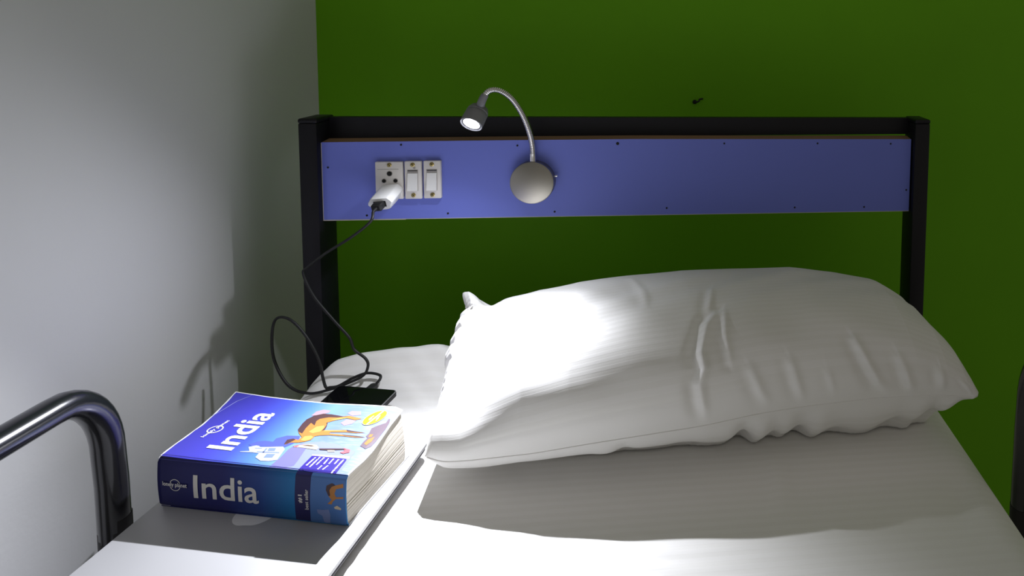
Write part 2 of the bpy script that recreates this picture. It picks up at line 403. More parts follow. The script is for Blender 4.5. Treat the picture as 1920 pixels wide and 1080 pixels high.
def pillow():
    NU, NV = 420, 170
    u = .5 - .5*np.cos(np.linspace(0, PI, NU)); u = .55*u + .45*np.linspace(0, 1, NU)
    V = []; Fc = []; UV = []
    f = smooth_curve(FP, u); b = smooth_curve(BP, u)
    b[:, 2] = np.interp(u, [0, .03, .075, .16, 1], [.1293, .1186, .1075, .098, .063])
    # puckered left edge: small scallops along the side seam
    grids = []
    for top in (1, 0):
        th = np.linspace(0, PI, NV); a = (1-np.cos(th))/2; h = np.sin(th)**.8
        T = np.interp(u, TT[:, 0], TT[:, 1]) if top else np.interp(u, TB[:, 0], TB[:, 1])
        c = b - f; Nn = np.stack([np.zeros(NU), -c[:, 2], c[:, 1]], -1); Nn /= np.linalg.norm(Nn, axis=1)[:, None]
        if not top: Nn = -Nn
        P = f[:, None, :] + a[None, :, None]*c[:, None, :] + (h[None, :]*T[:, None])[..., None]*Nn[:, None, :]
        Ug = np.repeat(u[:, None], NV, 1); Vg = np.repeat(a[None, :], NU, 0); Wg = np.repeat((th/PI)[None, :], NU, 0)
        # surface normals
        du = np.gradient(P, axis=0); dv = np.gradient(P, axis=1); nn = np.cross(du, dv)
        ln = np.linalg.norm(nn, axis=2, keepdims=True); nn = nn/np.maximum(ln, 1e-12)
        if not top: nn = -nn
        edge = np.clip(np.minimum(np.minimum(Wg, 1-Wg)/.045, np.minimum(Ug, 1-Ug)/.015), 0, 1)
        D = np.zeros((NU, NV))
        if top:
            D += crease_field(Ug, Wg, CREASES)
            # pleats that run in from the scalloped side seam, and the hollow beside the pinched corner
            lob = np.cos(2*PI*(Vg - .45)/.105)
            D += -.0026*np.maximum(lob, -.2)*np.exp(-Ug/.045)*sst(.40, .5, Vg)*(1-sst(.86, .92, Vg))
            D += .0012*np.sin(2*PI*Wg*34)*np.exp(-Ug/.07)*sst(.12, .3, Vg)*(1-sst(.88, .95, Vg))
            D += .0016*np.sin(Ug*30 + 4*np.sin(Vg*7))*np.sin(Vg*8)
            D += -.016*gz(Ug, .050, .020)*gz(Vg, .95, .07)
            D += -.010*gz(Ug, .012, .020)*gz(Vg, .84, .035)
            edge = np.maximum(edge, np.where((Vg > .38) & (Ug < .05), .5, 0))
            D += -.0004*gz(Wg, .075, .010)*sst(.03, .1, Ug)      # tailored hem line a little above the lower seam
        else:
            D += .0085*np.sin(2*PI*(Ug*13 + .3*np.sin(Ug*20)))*gz(Vg, .18, .16)*sst(.38, .5, Ug)*.6
            D += .0040*gz(Ug, .585, .02)*gz(Vg, .2, .2) - .010*gz(Ug, .548, .018)*gz(Vg, .25, .25) + .006*gz(Ug, .525, .02)*gz(Vg, .2, .2)
            D += -.008*gz(Ug, .655, .03)*gz(Vg, .25, .25)
            D += .002*gz(Ug, .30, .02) - .003*gz(Ug, .335, .015)
        P = P + nn*(D*edge)[..., None]
        sc = .0065*np.abs(np.sin(PI*(Vg - .45)/.105))*sst(.44, .46, Vg)*(1-sst(.87, .89, Vg))*np.exp(-(Ug/.014)**2)
        P[..., 0] -= sc + .009*np.exp(-((1-Ug)/.014)**2 - (Wg/.075)**2)
        # the ear: the back left corner is pinched and points up and left
        ear = np.exp(-(Ug/.030)**2)*np.exp(-((1-Vg)/.075)**2)
        P[..., 0] -= .010*ear; P[..., 2] += .006*ear
        if not top:
            P[..., 2] -= .10*sst(.12, .45, Vg)*(1-sst(.82, 1, Vg))*sst(0, .10, np.minimum(Ug, 1-Ug))
            sh = sheet_h(P[..., 0], P[..., 1])
            on = (P[..., 0] < .455)
            P[..., 2] = np.where(on, np.maximum(P[..., 2], sh + .0025), P[..., 2])
        else:
            sh = sheet_h(P[..., 0], P[..., 1]); P[..., 2] = np.maximum(P[..., 2], np.where(P[..., 0] < .455, sh + .004, -1))
        grids.append((P, Ug, Vg))
    # weld the rims: the bottom grid takes the rim of the top grid
    Pt, Pb = grids[0][0], grids[1][0]
    for sl in ((0, slice(None)), (-1, slice(None)), (slice(None), 0), (slice(None), -1)): Pb[sl] = Pt[sl]
    idx_t = np.arange(NU*NV).reshape(NU, NV); idx_b = idx_t + NU*NV
    rim = np.zeros((NU, NV), bool); rim[0] = rim[-1] = True; rim[:, 0] = rim[:, -1] = True
    idx_b = np.where(rim, idx_t, idx_b)
    allv = np.concatenate([Pt.reshape(-1, 3), Pb.reshape(-1, 3)])
    uvs = np.concatenate([np.stack([grids[0][1]*.66, grids[0][2]*.40], -1).reshape(-1, 2)]*2)
    used = np.zeros(len(allv), bool); used[idx_t.ravel()] = True; used[idx_b.ravel()] = True
    remap = np.cumsum(used) - 1
    F = []
    for idx, flip in ((idx_t, 0), (idx_b, 1)):
        a_, b_, c_, d_ = idx[:-1, :-1], idx[1:, :-1], idx[1:, 1:], idx[:-1, 1:]
        q = np.stack([a_, b_, c_, d_] if not flip else [a_, d_, c_, b_], -1).reshape(-1, 4); F.append(q)
    F = remap[np.concatenate(F)]
    return allv[used], F, uvs[used], Pt
pv, pf, puv, PT = pillow()
pillow_o = thing('pillow', 'plump white satin-striped pillow lying on the sheet against the headboard', 'pillow', (.1, -.12, .003))
pc = link_mesh('pillowcase', pv, pf, M['pillowcase'], pillow_o, smooth=True, uvs=puv)
# stitched seam cord along the front rim
seam = MB().tube([tuple(p) for p in PT[4:-3:4, 0]], .0011, 6); seam.build('seam', M['pillowcase'], pillow_o)

# ------------------------------------------------------------------ laptop
A_ = Vector((.0774, .997, 0)).normalized(); B_ = Vector((.997, -.0774, 0)).normalized()
LR = Vector((-.2275, -.205, 0))            # rear right corner
LW, LL = .2325, .325
def lap(x, y, z):                          # x from the right edge to the left, y from the rear edge to the front
    p = LR - B_*x - A_*y; return (p.x, p.y, z)
def rounded(w, l, r, n=8):
    pts = []
    for cx, cy, a0 in ((w-r, r, -PI/2), (w-r, l-r, 0), (r, l-r, PI/2), (r, r, PI)):
        for k in range(n+1): g = a0 + PI/2*k/n; pts.append((cx + r*math.cos(g), cy + r*math.sin(g)))
    return pts
laptop = thing('laptop', 'closed silver laptop lying on the bed under the thick blue book', 'laptop', lap(LW/2, LL/2, .002))
def lap_shell(name, z0, z1, inset0, inset1, mt, dome=0.0):
    rings = []; n = None
    for z, ins in ((z0, inset0 + .0012), (z0 + .0006, inset0), (z1 - .0006, inset1), (z1, inset1 + .0010)):
        rings.append([(x*(LW-2*ins)/LW + ins, y*(LL-2*ins)/LL + ins, z) for x, y in rounded(LW, LL, .012)]); n = len(rings[0])
    V = [lap(x, y, z) for r in rings for x, y, z in r]
    F = [(i*n+k, i*n+(k+1) % n, (i+1)*n+(k+1) % n, (i+1)*n+k) for i in range(3) for k in range(n)]
    F += [tuple(range(n)), tuple(3*n+k for k in range(n))]
    return link_mesh(name, V, F, mt, laptop, smooth='auto')
lap_shell('base', .0025, .0112, .006, .0015, M['alu_base_shaded'])
lap_shell('lid_gap', .0110, .0146, .0030, .0030, M['alu_dark'])
lid = lap_shell('lid', .0145, .0190, 0, .0003, M['alu'])
# bitten fruit emblem, half under the book
def fruit(n=48):
    pts = []
    for k in range(n):
        g = 2*PI*k/n; x = math.sin(g); y = math.cos(g)
        r = 1.0 + .10*abs(x)**2 - (.16*math.exp(-(g/.45)**2) + .16*math.exp(-((g-2*PI)/.45)**2)) - .10*math.exp(-((g-PI)/.35)**2)
        px, py = x*r*.92, y*r
        d = math.hypot(px - 1.12, py - .12)
        if d < .42: px = 1.12 - math.sqrt(max(0, .42**2 - (py-.12)**2))
        pts.append((px, py))
    return pts
lc = (LW/2 + .003, .126)
fp = fruit(); V = [lap(lc[0] - x*.0200, lc[1] - y*.0180, .01915) for x, y in fp]
link_mesh('logo', V, [tuple(range(len(V)))], M['logo_white'], lid)['label'] = 'pale bitten fruit logo'
leaf = [(.05, 1.1), (.18, 1.38), (.42, 1.55), (.40, 1.3), (.22, 1.12)]
link_mesh('logo_leaf', [lap(lc[0] - x*.020, lc[1] - y*.018, .01915) for x, y in leaf], [tuple(range(5))], M['logo_white'], lid)

# ------------------------------------------------------------------ guide book
BF = Vector((-.459, -.300, 0)); BE = Vector((.9723, -.2336, 0)); BN = Vector((.2336, .9723, 0))
BZ0, BZ1 = .0195, .0720                     # underside, top cover
BL_ = .2105
def bk(s, t, z):
    p = BF + BE*s + BN*t; return (p.x, p.y, z)
RT = np.array([(-.001, .2103), (.005, .2096), (.0154, .2090), (.0255, .2090), (.0425, .2067), (.0636, .2017), (.0859, .1958), (.1141, .1904), (.1215, .1835)])
LT = np.array([(-.001, .000), (.0017, -.0025), (.0114, -.0050), (.037, -.0086), (.0561, -.0112), (.0744, -.0161), (.0963, -.0242), (.1227, -.0349)])
def right_s(t): return float(np.interp(t, RT[:, 0], RT[:, 1]))
def left_s(t): return float(np.interp(t, LT[:, 0], LT[:, 1]))
def back_t(q): return float(np.interp(q, [0, .22, .40, .58, .83, .96, 1], [.1235, .1190, .1172, .1165, .1200, .1210, .1160]))
def cover_z(s, t):
    z = BZ1
    r = right_s(min(max(t, 0), .12)) - s
    z -= .0013*max(0, 1 - max(t, 0)/.0042)**2
    z -= .0012*math.exp(-(max(r, 0)/.006)**2)*math.exp(-((t-.035)/.03)**2)
    return z
book = thing('book', 'thick worn blue India guide book lying on the closed laptop', 'book', bk(.1, .06, BZ0))

def cover_material():
    mt = mat('printed_cover_blue', (.1, .12, .6), .38, spec=.45, coat=.15)
    N, L, p = nodes(mt)
    uv = N.new('ShaderNodeTexCoord'); sp = N.new('ShaderNodeSeparateXYZ'); L.new(uv.outputs['UV'], sp.inputs[0])
    a = N.new('ShaderNodeMath'); a.operation = 'MULTIPLY_ADD'; a.inputs[1].default_value = .10
    L.new(sp.outputs['Y'], a.inputs[0]); L.new(sp.outputs['X'], a.inputs[2])
    rp = N.new('ShaderNodeValToRGB'); cr = rp.color_ramp
    cr.elements[0].position = 0.0; cr.elements[0].color = (.050, .045, .42, 1)
    cr.elements[1].position = 1.0; cr.elements[1].color = (.21, .27, .47, 1)
    for pos, c in ((.18, (.050, .048, .43, 1)), (.33, (.052, .080, .46, 1)), (.46, (.075, .18, .50, 1)), (.60, (.15, .27, .52, 1)), (.72, (.14, .20, .46, 1))):
        e = cr.elements.new(pos); e.color = c
    L.new(a.outputs[0], rp.inputs[0])
    nz = N.new('ShaderNodeTexNoise'); nz.inputs['Scale'].default_value = 14; nz.inputs['Detail'].default_value = 5
    mp = N.new('ShaderNodeMapping'); mp.inputs['Scale'].default_value = (1.0, 3.0, 1)
    L.new(uv.outputs['UV'], mp.inputs[0]); L.new(mp.outputs[0], nz.inputs['Vector'])
    mx = N.new('ShaderNodeMix'); mx.data_type = 'RGBA'; mx.inputs['B'].default_value = (.30, .36, .55, 1)
    g = N.new('ShaderNodeMapRange'); g.inputs[1].default_value = .55; g.inputs[2].default_value = .95; g.inputs[4].default_value = .9
    L.new(sp.outputs['X'], g.inputs[0])
    gm = N.new('ShaderNodeMath'); gm.operation = 'MULTIPLY'
    st = N.new('ShaderNodeMapRange'); st.inputs[1].default_value = .48; st.inputs[2].default_value = .66
    L.new(nz.outputs['Fac'], st.inputs[0]); L.new(g.outputs[0], gm.inputs[0]); L.new(st.outputs[0], gm.inputs[1])
    L.new(gm.outputs[0], mx.inputs['Factor']); L.new(rp.outputs[0], mx.inputs['A']); L.new(mx.outputs['Result'], p.inputs['Base Color'])
    return mt
def spine_material():
    mt = mat('printed_spine_blue', (.01, .02, .2), .5, spec=.3)
    N, L, p = nodes(mt)
    uv = N.new('ShaderNodeTexCoord'); sp = N.new('ShaderNodeSeparateXYZ'); L.new(uv.outputs['UV'], sp.inputs[0])
    rp = N.new('ShaderNodeValToRGB'); cr = rp.color_ramp
    cr.elements[0].position = 0.0; cr.elements[0].color = (.005, .005, .075, 1)
    cr.elements[1].position = 1.0; cr.elements[1].color = (.008, .15, .38, 1)
    for pos, c in ((.35, (.006, .008, .11, 1)), (.55, (.007, .04, .21, 1)), (.73, (.008, .15, .38, 1))):
        e = cr.elements.new(pos); e.color = c
    L.new(sp.outputs['X'], rp.inputs[0]); L.new(rp.outputs[0], p.inputs['Base Color'])
    return mt
M['cover'] = cover_material(); M['spine'] = spine_material()
M['paper_edge'] = mat('worn_card_edge', (.70, .70, .72), .8)
M['pages'] = noise_bump(mat('page_edges', (.62, .58, .51), .9, spec=.2), 90, .2, .0004, col_var=.12)
flat = lambda n, c, r=.5: mat(n, c, r, spec=.35)
M['ink_white'] = flat('ink_white', (.85, .85, .87))
M['ink_silver'] = flat('ink_silver', (.62, .60, .56))
M['ink_navy'] = flat('ink_navy', (.008, .006, .075))
M['ink_violet'] = flat('ink_violet', (0.02, 0.008, 0.22))
M['ink_camel'] = flat('ink_camel', (0.38, 0.155, 0.035))
M['ink_camel_light'] = flat('ink_camel_light', (0.52, 0.27, 0.07))
M['ink_camel_dark'] = flat('ink_camel_dark', (0.055, 0.025, 0.028))
M['ink_camel_grey'] = flat('ink_camel_grey', (0.12, 0.085, 0.11))
M['ink_hill'] = flat('ink_hill', (0.065, 0.085, 0.36))
M['ink_taj'] = flat('ink_taj', (0.34, 0.37, 0.48))
M['ink_taj_shade'] = flat('ink_taj_shade', (0.15, 0.2, 0.4))
M['ink_ground'] = flat('ink_ground', (0.14, 0.135, 0.38))
M['ink_water'] = flat('ink_water', (0.19, 0.22, 0.38))
M['ink_sand'] = flat('ink_sand', (.30,.21,.25))
M['ink_yellow'] = flat('ink_yellow', (0.52, 0.27, 0.003))
M['ink_red'] = flat('ink_red', (0.45, 0.1, 0.12))
M['ink_cream'] = flat('ink_cream', (0.5, 0.42, 0.3))
M['ink_spine_pic'] = flat('ink_spine_pic', (.055, .14, .36))
M['crease_white'] = flat('cover_crease', (.30, .32, .72))

def card(name, z_of, S0, S1, T0, T1, ns, nt, mats, thick, parent=book):
    """card sheet with worn pale rim: mats = (print, rim)"""
    V = []; UV = []; F = []; MI = []
    for side in (0, 1):
        for j in range(nt+1):
            q = j/nt
            for i in range(ns+1):
                w = i/ns; s, t = z_of(w, q, True)
                z = z_of(w, q, False) - (thick if side else 0)
                V.append(bk(s, t, z)); UV.append((s/BL_, t/.12))
    n = (ns+1)*(nt+1); g = lambda i, j, k: k*n + j*(ns+1) + i
    for j in range(nt):
        for i in range(ns):
            rim = (i == 0 or i == ns-1 or j == nt-1)
            F.append((g(i, j, 0), g(i+1, j, 0), g(i+1, j+1, 0), g(i, j+1, 0))); MI.append(1 if rim else 0)
            F.append((g(i, j, 1), g(i, j+1, 1), g(i+1, j+1, 1), g(i+1, j, 1))); MI.append(1)
    for i in range(ns):
        F.append((g(i, 0, 0), g(i, 0, 1), g(i+1, 0, 1), g(i+1, 0, 0))); MI.append(0)
        F.append((g(i, nt, 0), g(i+1, nt, 0), g(i+1, nt, 1), g(i, nt, 1))); MI.append(1)
    for j in range(nt):
        F.append((g(0, j, 0), g(0, j+1, 0), g(0, j+1, 1), g(0, j, 1))); MI.append(1)
        F.append((g(ns, j, 0), g(ns, j, 1), g(ns, j+1, 1), g(ns, j+1, 0))); MI.append(1)
    return link_mesh(name, V, F, list(mats), parent, smooth='auto', mat_idx=MI, uvs=UV)
def warp(edges):                            # uneven grid: a thin first and last column make the worn rim
    return edges
NS, NT = 44, 30
def ease(w, n, e):
    k = w*n
    if k <= 1: return k*e
    if k >= n-1: return 1 - (n-k)*e
    return e + (k-1)/(n-2)*(1-2*e)
def front_fn(w, q, st):
    ww = ease(w, NS, .0055 + .004*abs(math.sin(q*17))); qq = q*NT
    qt = qq/(NT-1)*.988 if qq <= NT-1 else 1.0
    t = back_t(ww)*qt; s = left_s(t) + (right_s(t) - left_s(t))*ww
    if st: return s, t
    return cover_z(s, t)
front = card('front_cover', front_fn, 0, 1, 0, 1, NS, NT, (M['cover'], M['paper_edge']), .0009)
def back_fn(w, q, st):
    t = q*.112; s = (-.0005 - .05*t) + (BL_ - .0 - .10*t - (-.0005 - .05*t))*w
    if st: return s, t
    return BZ0 + .0009
card('back_cover', back_fn, 0, 1, 0, 1, 20, 14, (M['spine'], M['paper_edge']), .0009)
# spine: slightly rounded in height with soft folds at both edges
NZs, NSs = 14, 48; V = []; UV = []; F = []
def spine_pt(s, z01, off=0.0):
    d = .0016*math.sin(PI*z01) + .0006*math.sin(s*60)*math.sin(PI*z01)
    e = 0.0
    if z01 < .06: e = (1 - z01/.06)**2*.0022
    if z01 > .94: e = ((z01-.94)/.06)**2*.0022
    z = BZ0 + .0002 + (BZ1 - BZ0 - .0002)*z01
    return bk(s, -d + e - .0012 - off, z)
for j in range(NZs+1):
    for i in range(NSs+1):
        s = -.0004 + (BL_ + .0002)*i/NSs; V.append(spine_pt(s, j/NZs)); UV.append((s/BL_, j/NZs))
n = len(V)
for j in range(NZs+1):
    for i in range(NSs+1):
        s = -.0004 + (BL_ + .0002)*i/NSs; V.append(spine_pt(s, j/NZs, -.0009)); UV.append((s/BL_, j/NZs))
g = lambda i, j, k=0: k*n + j*(NSs+1) + i
for j in range(NZs):
    for i in range(NSs):
        F.append((g(i, j), g(i+1, j), g(i+1, j+1), g(i, j+1))); F.append((g(i, j, 1), g(i, j+1, 1), g(i+1, j+1, 1), g(i+1, j, 1)))
    F.append((g(0, j), g(0, j+1), g(0, j+1, 1), g(0, j, 1))); F.append((g(NSs, j), g(NSs, j, 1), g(NSs, j+1, 1), g(NSs, j+1)))
spine = link_mesh('spine', V, F, M['spine'], book, smooth=True, uvs=UV)
# page block: many thin leaves bundled in layers, each a little proud or short, with one deep split
rp_ = random.Random(8); NLAY = 90; V = []; F = []
def page_ring(z01, ins, extra=0.0):
    z01 = min(max(z01, 0), 1); ring = []; zz = BZ0 + .0012 + (BZ1 - BZ0 - .0024)*z01
    def rs(t):
        a = BL_ - .0018 - .085*t; b = right_s(t) - .0022
        return a + (b - a)*z01**1.3
    def ls(t): return .0012 + (left_s(t) + .0025)*z01**1.3 - (1-z01)*.03*t
    tb = .102 + .0105*z01**.7
    for k in range(13): t = .001 + (tb-.001)*k/12; ring.append((rs(t) - ins - extra*(.25 + .75*k/12)*(k < 12), t, zz))
    for k in range(1, 12): w = k/12; ring.append((rs(tb)*(1-w) + ls(tb)*w, tb + .002*math.sin(PI*w) - ins, zz))
    for k in range(13): t = tb - (tb-.001)*k/12; ring.append((ls(t) + ins, t, zz))
    return ring
rings = []
for k in range(NLAY):
    z01 = k/(NLAY-1); ins = rp_.random()*.00022; ex = 0
    if 0.40 < z01 < .425: ins, ex = .0004, .0060
    if 0.335 < z01 < .35: ins, ex = .0003, .0015
    if 0.26 < z01 < .28: ins, ex = .0004, .0016
    rings.append([bk(*p) for p in page_ring(z01 - .0003, ins, ex)])
    rings.append([bk(*p) for p in page_ring(min(1, z01 + .80/(NLAY-1)), ins, ex)])
n = len(rings[0]); V = [p for r in rings for p in r]
F = [(i*n+k, i*n+(k+1) % n, (i+1)*n+(k+1) % n, (i+1)*n+k) for i in range(len(rings)-1) for k in range(n)]
F += [tuple(range(n)), tuple((len(rings)-1)*n+k for k in range(n))]
link_mesh('page_block', V, F, M['pages'], book)['label'] = 'cream page edges with a split'

# ---- print on the cover: flat ink shapes that lie on the card
def ink(name, polys, mt, layer, parent=front):
    V = []; F = []
    for poly in polys:
        k = len(V); v2, f2 = diced(poly, [tuple(range(len(poly)))], 5, 6)
        V += [bk(s, t, cover_z(s, t) + .00012 + layer*.00009) for s, t in v2]; F += [tuple(i + k for i in q) for q in f2]
    o = link_mesh(name, V, F, mt, parent)
    bm = bmesh.new(); bm.from_mesh(o.data); bmesh.ops.triangulate(bm, faces=bm.faces)
    for f in bm.faces:
        if f.normal.z < 0: f.normal_flip()
    bm.to_mesh(o.data); bm.free(); return o
def ink_spine(name, polys, mt, layer, parent=spine):
    V = []; F = []
    for poly in polys:
        k = len(V); v2, f2 = diced(poly, [tuple(range(len(poly)))], 8, 28)
        V += [spine_pt(s, min(max(z/.0505, 0), 1), .00026 + layer*.00010) for s, z in v2]; F += [tuple(i + k for i in q) for q in f2]
    o = link_mesh(name, V, F, mt, parent)
    bm = bmesh.new(); bm.from_mesh(o.data); bmesh.ops.triangulate(bm, faces=bm.faces); bm.to_mesh(o.data); bm.free(); return o
def text_polys(txt, bold=0.0, shear=0.0):
    cu = bpy.data.curves.new('lettering', 'FONT'); cu.body = txt; cu.size = 1.0; cu.offset = bold; cu.shear = shear; cu.resolution_u = 4
    o = bpy.data.objects.new('lettering', cu); COL.objects.link(o)
    dg = bpy.context.evaluated_depsgraph_get(); dg.update()
    me = bpy.data.meshes.new_from_object(o.evaluated_get(dg))
    v = [(p.co.x, p.co.y) for p in me.vertices]; f = [tuple(p.vertices) for p in me.polygons]
    bpy.data.objects.remove(o); bpy.data.curves.remove(cu); bpy.data.meshes.remove(me)
    xs = [a for a, b in v]; ys = [b for a, b in v]
    return v, f, (min(xs), max(xs), min(ys), max(ys))
def diced(v, f, nx, ny):
    """cut a flat mesh into a fine grid so that it can follow a curved surface"""
    b = bmesh.new(); vs = [b.verts.new((x, y, 0)) for x, y in v]
    for q in f:
        try: b.faces.new([vs[i] for i in q])
        except ValueError: pass
    bmesh.ops.triangulate(b, faces=b.faces[:])
    xs = [p[0] for p in v]; ys = [p[1] for p in v]
    for ax, lo, hi, n in ((0, min(xs), max(xs), nx), (1, min(ys), max(ys), ny)):
        for k in range(1, n):
            co = [0, 0, 0]; no = [0, 0, 0]; co[ax] = lo + (hi-lo)*k/n; no[ax] = 1
            bmesh.ops.bisect_plane(b, geom=b.verts[:] + b.edges[:] + b.faces[:], plane_co=co, plane_no=no)
    b.verts.index_update()
    v2 = [(p.co.x, p.co.y) for p in b.verts]; f2 = [tuple(p.index for p in q.verts) for q in b.faces]; b.free(); return v2, f2
def text_on(name, txt, place, mt, parent, bold=0.0, shear=0.0):
    v, f, (x0, x1, y0, y1) = text_polys(txt, bold, shear); v, f = diced(v, f, 8, 6)
    V = [place((x-x0)/(x1-x0), (y-y0)/(y1-y0)) for x, y in v]
    return link_mesh(name, V, f, mt, parent)
def on_cover(s0, t0, us, ut, vs, vt, layer):       # origin, reading direction, up direction (metres)
    return lambda a, b: bk(s0 + us*a + vs*b, t0 + ut*a + vt*b, BZ1 + .00012 + layer*.00009)
def on_spine(s0, z0, us, uz, vs, vz, layer):
    return lambda a, b: spine_pt(s0 + us*a + vs*b, min(max((z0 + uz*a + vz*b)/.0505, 0), 1), .00015 + layer*.0001)

ink('water_print', [[(.1228, .0012), (.1195, .0361), (.1257, .0432), (.1432, .0473), (.1634, .0454), (.1907, .0369), (.197, .012), (.20, .0012)]], M['ink_water'], 0)
ink('ground_print', [[(.1226, .0012), (.1223, .0061), (.1221, .0161), (.1188, .0299), (.1195, .0361), (.124, .0415), (.134, .040), (.1375, .030), (.143, .016), (.1475, .0012)]], M['ink_ground'], 1)
ink('hill_print', [[(.071, .0317), (.0753, .0379), (.0824, .0403), (.0921, .0399), (.0906, .0457), (.0982, .0518), (.1122, .0531), (.1181, .0453), (.1150, .038), (.1121, .0333), (.0856, .031), (.0774, .0298)]], M['ink_hill'], 1)
taj = ink('palace_print', [[(.0745, .028), (.0780, .0305), (.0804, .0316), (.0840, .0312), (.0867, .0298), (.0990, .0318), (.1099, .0337), (.1153, .0297), (.1217, .0128), (.1150, .010), (.1061, .0093), (.0961, .0137), (.0941, .02), (.086, .0205), (.0726, .0194), (.0726, .0203), (.0811, .0222)]], M['ink_taj'], 2)
ink('palace_shade_print', [[(.0974, .0292), (.1047, .0302), (.107, .0258), (.0997, .0248)], [(.1033, .02), (.1121, .0212), (.1137, .0155), (.105, .0143)], [(.0945, .0285), (.0962, .0287), (.0985, .0215), (.0968, .0212)], [(.090, .0225), (.114, .0245), (.1145, .0232), (.0905, .0212)], [(.083, .0275), (.0900, .0283), (.0905, .0277), (.0835, .0268)]], M['ink_taj_shade'], 3)
for nm, pl in (('dune_print', 0), ('rock_print', 1), ('haze_print', 2)):
    ink(nm, [[(.1377, .0814), (.1395, .0886), (.1516, .0886), (.1516, .0816), (.1453, .0773)], [(.1315, .1001), (.1333, .105), (.144, .1056), (.1491, .099), (.1404, .0959)], [(.0946, .0894), (.0937, .0983), (.099, .1028), (.1084, .1023), (.1098, .0979), (.1032, .0924)]][pl:pl+1], M['ink_sand'], 1)
ink('camel_print', [[(.1073, .0375), (.1043, .0449), (.1093, .0476), (.1162, .0463), (.116, .0514), (.108, .0568), (.101, .0633), (.097, .0738), (.0954, .082), (.0979, .0895), (.1056, .0949), (.1155, .0951), (.1315, .0932), (.1374, .0955), (.1515, .093), (.1559, .0919), (.1502, .0889), (.138, .0906), (.1282, .0849), (.1233, .0802), (.1286, .0715), (.1305, .0663), (.1372, .0673), (.1542, .07), (.1669, .0688), (.1786, .0682), (.1679, .0662), (.1553, .066), (.14, .0638), (.1399, .0614), (.1566, .0617), (.1727, .0614), (.1842, .0608), (.1736, .0589), (.1587, .0591), (.1421, .0587), (.1331, .0568), (.1287, .0545), (.1298, .0482), (.1257, .0445), (.1195, .042), (.112, .041), (.1094, .0375)]], M['ink_camel'], 3)
ink('camel_light_print', [[(.117, .071), (.124, .074), (.1275, .069), (.128, .063), (.122, .059), (.116, .061)], [(.119, .046), (.118, .053), (.124, .055), (.1285, .053), (.128, .048), (.1245, .0455)], [(.122, .0855), (.131, .090), (.137, .0915), (.145, .0912), (.138, .0906), (.1282, .0852)], [(.131, .0655), (.140, .0668), (.150, .0685), (.150, .0676), (.14, .0655), (.131, .0640)]], M['ink_camel_light'], 4)
ink('camel_shade_print', [[(.097, .0738), (.0954, .082), (.0979, .0895), (.1056, .0949), (.1155, .0951), (.1315, .0932), (.1372, .0944), (.1271, .0904), (.1169, .0893), (.1092, .0852), (.1086, .0807), (.1132, .0727), (.1054, .0767), (.1075, .0668), (.1114, .0573), (.1061, .059), (.101, .0633)], [(.1222, .0791), (.1233, .0802), (.1286, .0715), (.1305, .0663), (.1285, .0645), (.1275, .070), (.1252, .0760)], [(.1073, .0375), (.1043, .0449), (.1093, .0476), (.1130, .0466), (.112, .043), (.1100, .0385)], [(.1555, .0612), (.1727, .0614), (.1842, .0608), (.1736, .0600), (.1587, .0602)], [(.1669, .0688), (.1786, .0682), (.1679, .0672), (.157, .0672), (.1542, .0700)]], M['ink_camel_dark'], 4)
ink('second_camel_print', [[(.1889, .0459), (.1872, .0535), (.187, .0599), (.1829, .0625), (.1829, .0675), (.1789, .0769), (.1823, .0825), (.1877, .0885), (.1857, .0965), (.188, .0955), (.1912, .0900), (.1952, .0780), (.1975, .066), (.1995, .0572), (.2005, .0470), (.1976, .0425)]], M['ink_camel_grey'], 2)
ink('second_camel_light_print', [[(.1905, .050), (.1895, .058), (.193, .063), (.1955, .055), (.1945, .048)], [(.187, .061), (.185, .066), (.1885, .067), (.190, .062)]], M['ink_camel'], 3)
ink('figure_print', [[(.1201, .0354), (.1238, .0383), (.1341, .0408), (.1423, .0409), (.1481, .037), (.1487, .0333), (.1332, .0346), (.1222, .0342)], [(.160, .0345), (.168, .0352), (.170, .033), (.163, .0318)]], M['ink_cream'], 4)
for nm, pl in (('figure_turban_print', 0), ('figure_scarf_print', 1)):
    ink(nm, [[(.1195, .0352), (.1235, .0375), (.1262, .0372), (.1245, .0345)], [(.1745, .0398), (.1836, .0382), (.1859, .034), (.1811, .0311), (.176, .0325), (.179, .0355)]][pl:pl+1], M['ink_red'], 5)
ink('figure_dark_print', [[(.1497, .0357), (.1598, .0372), (.1746, .0392), (.1790, .0382), (.1707, .0364), (.1612, .0343), (.1524, .0338)], [(.1262, .0380), (.1341, .0395), (.1423, .0390), (.139, .0378)]], M['ink_camel_dark'], 5)
ink('shore_print', [[(.150, .0262), (.1905, .0285), (.193, .0248), (.1515, .0242)]], M['ink_cream'], 1)
